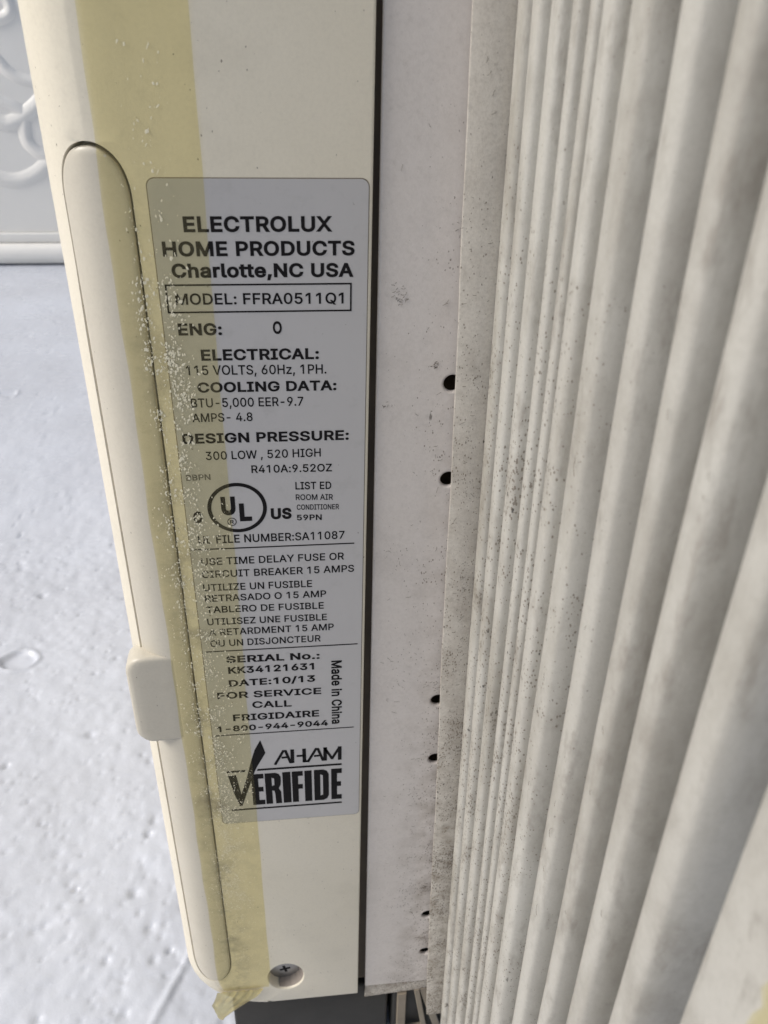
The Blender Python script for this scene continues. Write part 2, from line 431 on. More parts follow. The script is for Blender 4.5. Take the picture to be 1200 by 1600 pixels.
# the flat side between rear seam and the panel outline is one face with the screw recess cut through it
SX, SZ, SRX, SRZ = -7.6, -276.3, 5.9, 7.6
bm = bmesh.new()
def V3(p): return bm.verts.new((p[0] * .001, p[1] * .001, p[2] * .001))
S1 = 32.0
grid = []
for z in zr:
    h = half(z, GAP, .75); row = []
    sr = SC - h + (.16 if h > 3 else .05 * h); sl = SC + h - (GAP - .02) * min(1, max(0, (z + 60) / 14)) * (1 if h > .5 else 0)
    dep = 3.2 if h > .05 else 0.0
    for kk in range(6): row.append(V3(prof_at(S1 + (sr - .35 - S1) * kk / 5, z)))
    row.append(V3(prof_at(sr - .08, z, -.05 if dep else 0)))
    row.append(V3(prof_at(sr, z, -.3 if dep else 0)))
    row.append(V3(prof_at(sr, z, -dep)))
    for kk in range(1, 5): row.append(V3(prof_at(sr + (sl - sr) * kk / 5, z, -dep)))
    row.append(V3(prof_at(sl, z, -dep)))
    row.append(V3(prof_at(sl, z, -.25 if dep else 0)))
    row.append(V3(prof_at(sl + .08, z, -.04 if dep else 0)))
    for kk in range(1, 9): row.append(V3(prof_at(sl + .3 + (64 - sl - .3) * kk / 8, z)))
    for s in (70, 120, 200, 300): row.append(V3(prof_at(s, z)))
    grid.append(row)
for i in range(len(grid) - 1):
    for j in range(len(grid[0]) - 1):
        try: bm.faces.new((grid[i][j], grid[i + 1][j], grid[i + 1][j + 1], grid[i][j + 1]))
        except ValueError: pass
# flat side as polygon with screw hole
edge_hi = V3((XR - .5, YF, zr[0] + H)); edge_lo = V3((XR - .5, YF, zr[-1] + H))
outer = [r_[0] for r_ in grid] + [edge_lo, edge_hi]
hole = [V3((SX + SRX * math.cos(2 * math.pi * i / 40), YF, SZ + SRZ * math.sin(2 * math.pi * i / 40) + H)) for i in range(40)]
es = []
for i in range(len(outer)):
    a_, b_ = outer[i], outer[(i + 1) % len(outer)]
    es.append(bm.edges.get((a_, b_)) or bm.edges.new((a_, b_)))
for i in range(40): es.append(bm.edges.new((hole[i], hole[(i + 1) % 40])))
res = bmesh.ops.triangle_fill(bm, edges=es, use_beauty=True)
# recess walls
prev = hole
for (k_, dy) in ((.985, .12), (.95, .5), (.93, 3.0), (.90, 6.5)):
    ring = [V3((SX + SRX * k_ * math.cos(2 * math.pi * i / 40), YF + dy, SZ + SRZ * k_ * math.sin(2 * math.pi * i / 40) + H)) for i in range(40)]
    for i in range(40): bm.faces.new((prev[i], prev[(i + 1) % 40], ring[(i + 1) % 40], ring[i]))
    prev = ring
bm.faces.new(prev)
# rear seam edge: small radius then a return into the gap
e0 = [edge_hi, edge_lo]
for (dx, dy) in ((.35, .04), (.47, .15), (.5, .5), (.5, 9.0)):
    e1 = [V3((XR - .5 + dx, YF + dy, zr[0] + H)), V3((XR - .5 + dx, YF + dy, zr[-1] + H))]
    bm.faces.new((e0[0], e1[0], e1[1], e0[1])); e0 = e1
# bottom edge radius and underside
bot = [e0[1]] + [None]
low = [r_ for r_ in grid[-1]]
chain = [(XR, YF + 9)] + [(XR, YF + .5), (XR - .5, YF)]
lowpts = [Vector(v_.co) * 1000 for v_ in low]
base = [Vector((XR - .03, YF + .5, zr[-1] + H)), Vector((XR - .5, YF, zr[-1] + H))] + lowpts
cen = Vector((-8, YF + 100, 0)); prev = None
for ins, dz in ((0, 0), (.15, -.32), (.5, -.5), (3, -.5), (40, -.4)):
    ring = []
    for p in base:
        d = Vector((cen.x - p.x, cen.y - p.y)); 
        if p.y < YF + .2: d = Vector((0, 1))
        else: d.normalize()
        ring.append(V3((p.x + d.x * ins, p.y + d.y * ins, p.z + dz)))
    if prev:
        for i in range(len(ring) - 1): bm.faces.new((prev[i], prev[i + 1], ring[i + 1], ring[i]))
    prev = ring
bmesh.ops.remove_doubles(bm, verts=bm.verts[:], dist=2e-6)
bmesh.ops.recalc_face_normals(bm, faces=bm.faces[:])
me = bpy.data.meshes.new('front_cover'); bm.to_mesh(me); bm.free()
me.shade_smooth(); me.set_sharp_from_angle(angle=R(38))
cover = link('front_cover', me, MAT['cover'], ac)
# top closure so the cover is a real shell
box('top_panel', -39, XR, YF + 1.5, YF + 250, zz(12.5), zz(14), MAT['cover'], cover)

# screw deep in its recess
scr = bpy.data.objects.new('tmp', None)
V = []; F = []
Yh = YF + 3.0; cx0, cz0 = SX - .3, SZ - .6
ringsd = [(5.6, .9), (5.2, .35), (2.4, .05), (1.4, -.05)]
for r_, dy in ringsd:
    for i in range(36): V.append((cx0 + r_ * math.cos(i * math.pi / 18), Yh + dy, cz0 + H + r_ * 1.15 * math.sin(i * math.pi / 18)))
for q in range(len(ringsd) - 1):
    for i in range(36): F.append((q * 36 + i, q * 36 + (i + 1) % 36, (q + 1) * 36 + (i + 1) % 36, (q + 1) * 36 + i))
F.append(tuple(range(3 * 36, 4 * 36)))
o = mesh('screw_head', V, F, MAT['steel'], cover); orient(o)
bpy.data.objects.remove(scr)
def cross(cx, cz, L, wd, ang):
    P = []
    for q in range(4):
        a0 = ang + q * math.pi / 2; d = Vector((math.cos(a0), math.sin(a0))); n_ = Vector((-d.y, d.x))
        P += [(cx + d.x * L - n_.x * wd * -1 * -1, cz + d.y * L - n_.y * wd), (cx + d.x * L + n_.x * wd, cz + d.y * L + n_.y * wd)]
        d2 = Vector((math.cos(a0 + math.pi / 4), math.sin(a0 + math.pi / 4))); P.append((cx + d2.x * wd * 1.5, cz + d2.y * wd * 1.5))
    return P
plate('screw_slot', [(x, z + H) for x, z in cross(cx0, cz0, 1.75, .42, .25)], [], Yh - .12, .1, .01, MAT['ink'], cover)
# chalky residue along the right lower rim of the recess
V = []; F = []
K = 22
for i in range(K):
    t = R(-115 + 150 * i / (K - 1)); wv = 1.0 + .55 * math.sin(i * 1.9) + .3 * math.sin(i * 4.3)
    e_ = math.sin(math.pi * i / (K - 1)) ** .6
    for rr, dy in ((.955, .55), (.90 - .10 * e_ * wv * .5, 1.6), (.84 - .20 * e_ * wv * .5, 3.4)):
        V.append((SX + SRX * rr * math.cos(t), YF + dy, SZ + SRZ * rr * math.sin(t) + H))
mesh('residue', V, grid_faces(K, 3), MAT['rust'], cover)

# access panel (air intake door) with its pull tab
zp = rows_for(ZT_, ZBm, 9, 11, 0, 0)
V = []; PR = .35
ush = [(-1.0, -3.0), (-1.0, -.35), (-.985, .05), (-.955, .2), (-.90, .3), (-.80, PR), (-.5, PR + .02), (-.2, PR), (.1, PR), (.4, PR - .08), (.65, .1), (.82, 0), (.91, -.03), (.96, -.08), (.99, -.16), (1.0, -.3), (1.0, -3.0)]
nr = 0
for z in zp:
    h = half(z)
    tip = min(1, h / 1.6)
    endf = min(1, max(0, min((ZT_ - z) / 1.1, (z - ZBm) / 1.1))); endf = math.sqrt(1 - (1 - endf) ** 2)
    for (uu, off) in ush:
        V.append(prof_at(SC + h * uu, z, off if off < 0 else (off * endf - .35 * (1 - endf))))
    nr += 1
panel = mesh('intake_panel', V, grid_faces(nr, len(ush)), MAT['front'], ac, sharp=50); orient(panel)
# tab : flat slab standing off the corner
TABZ0, TABZ1 = -163.6, -136.2
V = []; cols = [(-26.5, 150.1), (-28.5, 149.72), (-31, 149.66), (-34, 149.50), (-36.5, 149.40), (-38.0, 149.42), (-38.9, 149.6), (-39.45, 150.0), (-39.6, 150.8), (-39.6, 155.0)]
zt = [TABZ1 + .0, TABZ1 - .12, TABZ1 - .5, TABZ1 - 1.1, TABZ1 - 2, TABZ1 - 3.2, TABZ1 - 4.2, TABZ1 - 8, TABZ0 + 8, TABZ0 + 4.2, TABZ0 + 3, TABZ0 + 2, TABZ0 + 1.1, TABZ0 + .5, TABZ0 + .12, TABZ0]
for z in zt:
    rc = 4.2; d = min(TABZ1 - z, z - TABZ0); ins = rc - math.sqrt(max(0, rc * rc - (rc - min(d, rc)) ** 2))
    er = .8; ey = er - math.sqrt(max(0, er * er - (er - min(d, er)) ** 2))
    for (x, y) in cols:
        f = min(1, max(0, (-28.5 - x) / 11.0))
        V.append((x + ins * f, y + ey, z + H))
nc = len(cols)
F = grid_faces(len(zt), nc)
# back
nb0 = len(V)
for r_i in (0, len(zt) - 1):
    x_ = V[r_i * nc + nc - 1]
V += [(-28.5, 155.0, TABZ1 + H), (-28.5, 155.0, TABZ0 + H)]
F.append(tuple(list(range(0, nc)) + [nb0]))
F.append(tuple(list(range((len(zt) - 1) * nc, len(zt) * nc)) + [nb0 + 1]))
tab = mesh('pull_tab', V, F, MAT['front'], panel, sharp=60); orient(tab)

# chassis seen in the gap, cabinet side plate with round holes, lower lip
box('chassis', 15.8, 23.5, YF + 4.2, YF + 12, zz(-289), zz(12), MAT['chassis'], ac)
holes = [(32.2, -70.1, 1.75), (32.9, -92.0, 1.7), (34.7, -156.9, 1.75), (35.3, -178.6, 1.75), (37.3, -250.3, 1.75), (37.6, -271.0, 1.7)]
cab = plate('cabinet_side', [(16.75, zz(13)), (300, zz(13)), (300, zz(-288.8)), (18.2, zz(-288.8))], [circle(x, zz(z), r, 30)[::-1] for x, z, r in holes], YF + 1.0, 1.3, .55, MAT['cabinet'], ac, res=4)
plate('cabinet_lip', [(18.5, zz(-289.3)), (300, zz(-289.3)), (300, zz(-294.6)), (39, zz(-294.6)), (33, zz(-295.6)), (18.2, zz(-296.8))], [], YF + 1.6, 1.4, .5, MAT['flange'], cab)
box('cabinet_shell', 62, 300, YF + 12.5, YF + 398, zz(-288), zz(12), MAT['cabinet'], cab)
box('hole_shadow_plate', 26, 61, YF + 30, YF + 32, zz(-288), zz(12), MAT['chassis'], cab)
# base boxes, coloured near-black for the shade below, and cream support struts under the cabinet
box('base_shade_pan', 28, 290, YF + 3.3, YF + 380, .6, zz(-289.2), MAT['pan'], ac, 1.0)
box('base_shade_foot', -26, 26.5, YF + 3.0, YF + 370, .6, zz(-291.6), MAT['pan'], ac, 1.0)  # added dark block, fills the strip of shade under the cover
def strut(x0, z0, x1, z1, wd, y, th, name='support_strut', mat='bracket'):
    d = Vector((x1 - x0, z1 - z0)).normalized(); n_ = Vector((-d.y, d.x)) * wd / 2
    return plate(name, [(x0 + n_.x, z0 + n_.y), (x1 + n_.x, z1 + n_.y), (x1 - n_.x, z1 - n_.y), (x0 - n_.x, z0 - n_.y)], [], y, th, .3, MAT[mat], ac)
strut(31.0, zz(-296.3), 31.4, 1.5, 3.0, 151.0, 2)
strut(36.0, zz(-295), 40.2, 1.5, 1.9, 151.3, 1.7)
strut(38.2, zz(-295), 45.0, 1.5, 2.6, 151.6, 1.5)
strut(32.0, 4.5, 40, 5.2, 1.8, 151.1, 1.6)

# rating label ------------------------------------------------------
LBL_Y = YF - .10
label = plate('rating_label', rrect(-21.6, zz(-197.3), 15.0, zz(-31.8), 1.3), [], LBL_Y, .09, .02, MAT['label'], ac, res=1)
adh = plate('adhesive_rim', rrect(-21.78, zz(-197.45), 15.14, zz(-31.63), 1.4), [], YF - .045, .04, .005, MAT['rim'], label, res=0)
label['label'] = 'silver grey rating label printed in black'
INK_Y = LBL_Y - .035
def ref_h(off, cache={}):
    if off not in cache: cache[off] = text_mesh('H', off)[1]
    return cache[off]
GLYPHS = json.loads('''{",":[188,[[38,-119,68,71,137,71,84,-119]]],"-":[453,[[337,244,337,188,114,188,114,244]]],".":[188,[[95,-4,78,-1,63,9,53,24,50,41,53,59,63,73,78,83,95,87,113,83,128,73,138,59,141,41,138,24,128,9,113,-1]]],"/":[249,[[235,533,71,-76,14,-76,178,533]]],"0":[453,[[227,-7,174,1,130,24,95,62,69,113,60,144,53,178,49,214,48,254,49,294,53,330,60,364,69,395,95,447,130,484,174,508,227,516,279,508,323,484,358,447,384,395,393,364,400,330,404,294,405,254,404,214,400,178,393,144,384,113,359,62,323,24,279,1],[227,50,261,56,290,74,313,103,330,144,340,194,344,254,340,314,330,365,313,405,290,435,261,453,227,460,192,453,163,435,140,405,123,365,113,314,109,254,113,194,123,144,140,103,163,74,192,56]]],"1":[453,[[76,0,76,55,391,55,391,0],[276,509,276,0,212,0,212,448,209,448,86,358,86,427,198,509]]],"2":[453,[[64,0,64,47,234,229,282,282,299,305,311,327,318,348,320,371,317,397,308,419,293,436,273,449,250,457,224,460,196,457,172,447,153,433,139,413,130,390,127,362,66,362,71,405,86,442,111,473,143,496,182,511,225,516,268,511,306,497,337,474,361,445,376,411,381,372,378,345,371,318,357,290,336,259,267,180,153,60,153,57,389,57,389,0]]],"3":[453,[[218,-7,173,-3,133,10,98,30,70,57,52,91,44,132,109,132,115,107,126,87,144,71,165,59,191,52,219,50,248,53,275,61,297,74,315,93,325,116,329,145,326,172,316,196,299,217,275,234,242,244,201,248,157,248,157,299,288,448,288,452,70,452,70,509,372,509,372,461,211,278,211,289,264,288,308,276,344,253,371,222,387,186,393,145,387,103,370,66,344,36,309,12,266,-2]]],"4":[453,[[40,105,40,158,247,509,311,509,109,166,109,163,413,163,413,105],[282,0,282,121,282,146,282,318,343,318,343,0]]],"5":[453,[[221,-7,178,-2,140,11,108,32,83,60,66,93,60,130,122,130,127,108,138,89,154,73,173,60,196,52,221,50,250,53,276,64,298,82,314,104,324,131,328,162,324,193,314,221,297,244,275,262,248,273,218,277,192,275,167,268,145,258,128,246,67,253,96,509,366,509,366,452,151,452,134,301,136,301,155,315,178,325,203,331,229,334,263,330,294,321,321,306,345,285,364,260,379,231,388,199,391,163,385,117,369,76,343,41,309,15,268,-1]]],"6":[453,[[226,-7,182,-1,142,15,109,40,84,74,69,115,64,162,68,199,80,239,102,285,137,340,252,509,322,509,151,261,145,261,154,275,165,288,179,299,196,307,214,312,235,314,278,309,316,295,346,271,370,240,384,201,389,157,384,112,368,73,343,39,310,14,271,-2],[226,48,254,52,279,63,299,79,314,101,324,128,327,157,324,187,314,213,299,235,279,251,254,262,226,265,198,262,174,252,153,235,138,214,128,188,125,158,128,128,138,102,153,79,174,63,198,52]]],"7":[453,[[97,0,323,448,323,452,62,452,62,509,391,509,391,449,165,0]]],"8":[453,[[226,-7,178,-2,136,11,101,33,74,62,57,96,52,135,55,166,65,195,81,220,101,241,125,256,153,265,153,267,119,282,93,308,76,342,70,380,75,417,90,450,114,477,146,498,184,511,226,516,269,511,306,498,337,477,361,450,377,417,382,380,376,342,359,308,333,282,300,267,300,265,327,256,351,241,372,220,387,195,397,166,401,135,395,96,378,62,352,33,317,11,275,-2],[226,49,258,52,285,60,307,74,323,91,333,113,337,139,333,165,322,189,305,208,283,223,256,232,226,235,196,232,169,223,147,208,130,189,119,165,115,139,119,113,129,91,145,74,167,60,195,52],[226,290,252,292,274,300,293,313,307,330,316,351,319,376,316,399,308,420,294,437,275,449,252,457,226,460,200,457,177,449,159,437,145,420,136,399,133,376,136,351,145,330,159,313,178,300,201,292]]],"9":[453,[[226,516,271,510,310,494,343,468,368,434,384,393,389,347,385,309,373,270,350,224,315,168,200,0,130,0,301,248,307,248,299,234,287,221,273,210,257,202,238,196,218,195,175,199,137,214,106,237,83,269,68,307,64,352,69,397,85,436,110,469,143,494,182,510],[226,460,199,457,174,446,154,429,138,407,129,381,125,352,129,322,138,295,154,274,174,257,199,247,226,243,254,247,279,257,299,273,314,295,324,321,327,350,324,381,314,407,299,429,279,446,254,457]]],":":[188,[[95,-4,78,-1,63,9,53,24,50,41,53,59,63,73,78,83,95,87,113,83,128,73,138,59,141,41,138,24,128,9,113,-1],[95,271,78,274,63,284,53,299,50,316,53,334,63,349,78,359,95,362,113,359,128,349,138,334,141,316,138,299,128,284,113,274]]],"A":[480,[[16,0,201,509,276,509,463,0,395,0,287,302,264,372,232,478,245,478,213,371,191,302,85,0],[110,142,110,199,370,199,370,142]]],"B":[456,[[60,0,60,509,241,509,289,504,329,491,359,469,381,442,394,410,398,374,395,344,387,320,373,301,356,286,336,275,315,267,315,262,339,257,363,245,385,227,402,203,414,173,418,136,413,100,400,67,377,39,344,18,301,4,247,0],[125,57,245,57,296,63,330,80,349,105,355,137,352,161,342,184,327,203,306,218,279,228,248,231,125,231],[125,285,238,285,265,288,288,296,308,309,323,326,333,348,336,372,330,403,313,429,283,446,240,452,125,452]]],"C":[510,[[267,-7,235,-5,205,1,177,11,150,25,126,42,104,63,86,88,70,115,57,146,48,179,42,215,40,254,42,293,48,329,57,362,70,393,86,421,104,445,126,466,150,484,177,498,205,508,235,514,267,516,305,513,340,504,373,490,402,471,427,447,448,418,463,385,473,348,408,348,401,373,389,395,375,413,357,428,337,440,315,449,292,454,267,456,223,450,184,432,150,403,125,364,109,314,103,254,109,194,125,145,151,105,184,76,223,59,267,53,292,55,315,60,337,69,357,81,375,96,389,114,401,136,408,160,473,160,463,124,448,91,428,62,402,38,373,19,341,5,305,-4]]],"D":[502,[[219,0,96,0,96,57,215,57,272,63,318,81,354,110,379,149,394,198,399,255,394,312,379,361,354,399,320,428,275,446,221,452,93,452,93,509,225,509,261,507,294,501,325,492,353,478,399,441,433,391,446,361,455,329,460,293,462,255,460,217,455,181,446,149,433,119,417,92,398,68,376,48,351,31,322,17,291,8,256,2],[125,509,125,0,60,0,60,509]]],"E":[419,[[60,0,60,509,372,509,372,452,125,452,125,286,355,286,355,229,125,229,125,57,375,57,375,0]]],"F":[410,[[60,0,60,509,369,509,369,452,125,452,125,278,346,278,346,221,125,221,125,0]]],"G":[520,[[269,-7,236,-5,205,1,176,11,149,25,125,43,104,64,85,88,69,116,57,146,47,179,42,215,40,254,42,293,47,329,57,362,69,393,85,421,103,445,125,466,149,484,175,498,203,508,233,514,265,516,304,513,340,504,374,489,403,469,429,445,449,416,465,384,474,349,408,349,399,372,387,393,373,411,356,427,337,439,315,448,291,454,265,456,222,450,183,432,150,404,125,364,109,314,103,254,109,194,125,145,151,105,184,76,224,59,269,53,309,57,345,71,374,93,396,123,410,160,415,202,434,199,283,199,283,256,478,256,478,200,471,141,451,91,419,50,377,19,326,0]]],"H":[517,[[60,0,60,509,125,509,125,289,392,289,392,509,457,509,457,0,392,0,392,232,125,232,125,0]]],"I":[300,[[31,0,31,57,118,57,118,452,31,452,31,509,269,509,269,452,183,452,183,57,269,57,269,0]]],"J":[396,[[185,-7,124,3,75,33,57,55,44,81,36,111,33,145,33,173,98,173,98,145,104,104,122,74,149,56,185,50,220,56,248,74,266,104,272,145,272,509,336,509,336,145,334,111,326,81,313,55,294,33,246,3]]],"K":[467,[[104,145,104,216,139,261,174,303,212,344,364,509,448,509,231,276,228,276],[60,0,60,509,125,509,125,334,124,225,125,193,125,0],[372,0,188,259,228,309,449,0]]],"L":[393,[[60,0,60,509,125,509,125,57,361,57,361,0]]],"M":[628,[[60,0,60,509,152,509,277,187,287,159,299,123,311,84,322,49,307,49,318,83,330,121,342,158,352,187,476,509,568,509,568,0,504,0,504,291,504,327,505,369,506,413,507,457,513,457,498,409,482,363,467,322,456,291,342,0,286,0,170,291,159,321,145,361,129,408,112,457,119,457,120,416,121,372,122,328,122,291,122,0]]],"N":[523,[[60,0,60,509,136,509,343,183,363,151,388,107,414,55,405,54,401,108,399,157,399,195,399,509,463,509,463,0,387,0,202,290,177,331,148,381,108,452,119,454,122,384,124,328,125,291,125,0]]],"O":[533,[[267,-7,235,-5,205,1,177,11,150,25,126,42,105,63,86,88,70,115,57,146,48,179,42,215,40,254,42,293,48,329,57,362,70,393,86,421,105,445,126,466,150,484,177,498,205,508,235,514,267,516,299,514,329,508,357,498,384,484,408,466,429,445,448,421,464,393,477,362,486,329,491,293,493,254,491,215,486,179,477,146,464,115,448,88,429,63,408,42,384,25,357,11,329,1,299,-5],[267,53,310,59,349,76,383,105,408,144,425,194,430,254,425,314,408,365,383,404,349,433,310,450,267,456,223,450,184,433,151,404,125,364,109,314,103,254,109,194,125,144,151,105,184,76,223,59]]],"P":[445,[[60,0,60,509,235,509,289,503,332,487,366,462,390,430,404,391,409,348,404,304,390,265,366,233,332,207,289,191,235,186,109,186,109,242,233,242,269,246,297,256,318,272,333,294,342,319,344,348,342,376,333,402,318,423,297,439,268,449,232,452,125,452,125,0]]],"Q":[533,[[245,159,313,159,369,85,384,65,468,-48,401,-48,346,27,331,46],[267,-7,235,-5,205,1,177,11,150,25,126,42,105,63,86,88,70,115,57,146,48,179,42,215,40,254,42,293,48,329,57,362,70,393,86,421,105,445,126,466,150,484,177,498,205,508,235,514,267,516,299,514,329,508,357,498,384,484,408,466,429,445,448,421,464,393,477,362,486,329,491,293,493,254,491,215,486,179,477,146,464,115,448,88,429,63,408,42,384,25,357,11,329,1,299,-5],[267,53,310,59,349,76,383,105,408,144,425,194,430,254,425,314,408,365,383,404,349,433,310,450,267,456,223,450,184,433,151,404,125,364,109,314,103,254,109,194,125,144,151,105,184,76,223,59]]],"R":[449,[[60,0,60,509,236,509,290,504,333,489,367,465,390,433,405,395,409,352,405,309,390,271,367,240,333,217,289,203,236,198,96,198,96,255,234,255,269,258,298,267,319,281,334,300,342,324,345,352,342,380,334,405,319,425,298,440,269,449,233,452,125,452,125,0],[353,0,230,229,303,229,428,0]]],"S":[447,[[224,-9,172,-4,128,9,91,31,64,60,46,96,38,137,104,137,110,110,123,88,142,71,166,59,194,52,224,49,257,52,286,60,311,74,329,92,341,114,346,139,342,161,332,179,316,193,296,205,245,222,184,239,128,260,86,289,60,326,52,372,58,413,75,448,102,476,138,498,180,511,227,516,275,511,316,498,351,476,377,449,394,415,401,378,337,378,326,412,302,437,267,453,225,459,194,456,167,448,145,435,129,418,118,398,115,376,119,352,131,334,148,319,169,308,212,293,264,279,312,264,336,252,359,238,379,220,395,198,405,171,408,139,403,99,386,64,360,34,323,11,278,-4]]],"T":[449,[[32,452,32,509,417,509,417,452,257,452,257,0,193,0,193,452]]],"U":[517,[[259,-8,203,-2,154,15,114,43,85,80,66,124,60,173,60,509,124,509,124,178,128,144,141,113,160,87,187,68,220,56,259,52,298,56,331,68,357,87,377,113,389,144,393,178,393,509,457,509,457,173,451,124,433,80,403,43,363,15,315,-2]]],"V":[480,[[204,0,16,509,84,509,192,206,215,137,248,31,235,31,267,138,290,206,395,509,463,509,278,0]]],"W":[686,[[155,0,16,509,82,509,163,196,175,145,187,94,197,40,189,40,200,94,211,145,224,196,306,509,380,509,462,196,474,145,486,94,497,40,488,40,499,94,510,145,523,196,603,509,670,509,530,0,455,0,368,323,351,391,336,475,350,475,335,395,318,323,230,0]]],"X":[474,[[18,0,217,284,217,236,29,509,104,509,178,400,204,361,223,329,243,292,232,292,252,329,272,361,298,400,374,509,446,509,259,239,259,287,456,0,382,0,292,129,268,165,250,195,230,231,244,231,225,196,206,166,182,129,91,0]]],"Y":[472,[[203,0,203,208,16,509,91,509,192,344,222,292,250,230,224,230,251,293,280,344,381,509,455,509,268,208,268,0]]],"Z":[438,[[42,0,42,46,273,385,306,431,341,476,348,454,285,452,223,452,40,452,40,509,397,509,397,462,169,129,134,81,97,33,90,54,152,57,214,57,399,57,399,0]]],"a":[389,[[160,-9,126,-5,94,5,68,22,48,45,35,73,30,108,34,138,43,161,58,179,78,193,100,203,125,211,178,220,234,227,252,230,265,235,273,243,276,255,276,257,273,279,267,297,256,311,240,322,220,329,196,331,171,329,149,322,132,313,118,301,107,288,100,274,41,291,57,322,79,346,104,364,133,375,163,382,194,384,239,379,263,372,286,360,306,343,322,320,333,290,337,251,337,0,277,0,277,52,272,52,252,25,236,12,215,1,190,-6],[170,45,202,49,228,59,248,74,263,93,272,115,276,138,276,190,259,182,231,176,200,171,175,168,134,159,117,150,103,139,95,124,92,105,94,87,102,72,114,61,130,52,149,47]]],"d":[424,[[195,-8,151,-2,111,16,79,45,55,84,39,133,34,189,39,245,55,293,79,332,112,361,151,378,196,384,228,381,253,373,272,360,287,346,306,319,311,319,311,509,372,509,372,0,313,0,313,59,307,59,287,31,272,17,252,4,227,-5],[205,47,236,51,263,65,284,86,299,115,309,150,312,189,309,229,300,263,284,291,263,312,237,325,205,330,172,325,145,311,124,290,108,261,99,227,96,189,99,151,109,117,124,88,145,66,172,51]]],"e":[404,[[212,-8,161,-2,117,16,82,46,56,85,40,132,34,187,39,242,55,290,81,329,115,359,157,378,205,384,236,382,266,374,294,361,319,341,341,315,357,282,368,242,371,194,371,169,75,169,75,221,338,221,310,202,307,237,298,269,283,294,263,314,237,326,205,330,173,326,146,313,125,294,109,270,99,241,96,211,96,178,100,139,110,106,128,80,151,61,179,50,212,46,234,48,254,53,271,61,285,73,297,88,306,105,365,91,353,63,335,39,311,19,283,4,249,-5]]],"h":[410,[[114,227,114,0,53,0,53,509,114,509,114,287,102,287,124,332,152,362,187,379,227,384,264,380,295,369,321,349,341,321,353,285,357,240,357,0,296,0,296,235,290,275,273,304,246,323,210,329,184,326,161,317,141,303,126,283,117,257]]],"i":[167,[[53,0,53,379,114,379,114,0],[84,443,67,446,54,455,44,468,41,483,44,499,54,512,67,521,84,524,100,521,114,512,123,499,126,483,123,468,114,455,100,446]]],"l":[189,[[139,-2,101,3,74,20,58,47,53,84,53,509,114,509,114,99,115,77,120,62,130,54,146,52,160,53,170,54,181,3,162,-1]]],"n":[410,[[114,227,114,0,53,0,53,379,112,379,112,287,102,287,124,332,152,362,187,379,227,384,264,380,295,369,321,349,341,321,353,285,357,240,357,0,296,0,296,235,290,275,273,304,246,323,210,329,184,326,161,317,141,303,126,283,117,257]]],"o":[415,[[207,-8,159,-2,117,16,82,46,56,85,40,133,34,187,40,243,56,291,82,330,117,360,159,378,207,384,256,378,299,360,333,330,359,291,376,243,381,187,376,133,359,85,333,46,299,16,256,-2],[207,46,242,51,270,66,292,89,307,117,316,151,319,187,316,224,307,258,292,287,270,310,242,325,207,330,173,325,145,310,124,287,108,258,99,224,96,187,99,151,108,117,124,89,145,66,173,51]]],"r":[259,[[53,0,53,379,112,379,112,321,115,321,130,347,152,367,181,380,213,385,229,384,243,384,243,322,230,324,207,326,182,323,159,315,140,301,126,284,117,262,114,237,114,0]]],"t":[227,[[204,379,204,327,6,327,6,379],[65,471,126,471,126,98,128,76,136,61,150,53,170,50,185,51,202,54,213,2,192,-3,168,-4,125,2,92,21,72,52,65,93]]],"z":[380,[[42,0,42,46,254,320,254,323,48,323,48,379,333,379,333,331,126,60,126,56,339,56,339,0]]]," ":[188,[]]}''')   # plain grotesque letter outlines: advance, loops of x,y in 1/1000
_h = GLYPHS['H'][1][0]
ORI = 1 if sum(_h[i] * _h[(i + 3) % len(_h)] - _h[(i + 2) % len(_h)] * _h[i + 1] for i in range(0, len(_h), 2)) > 0 else -1
GCACHE = {}
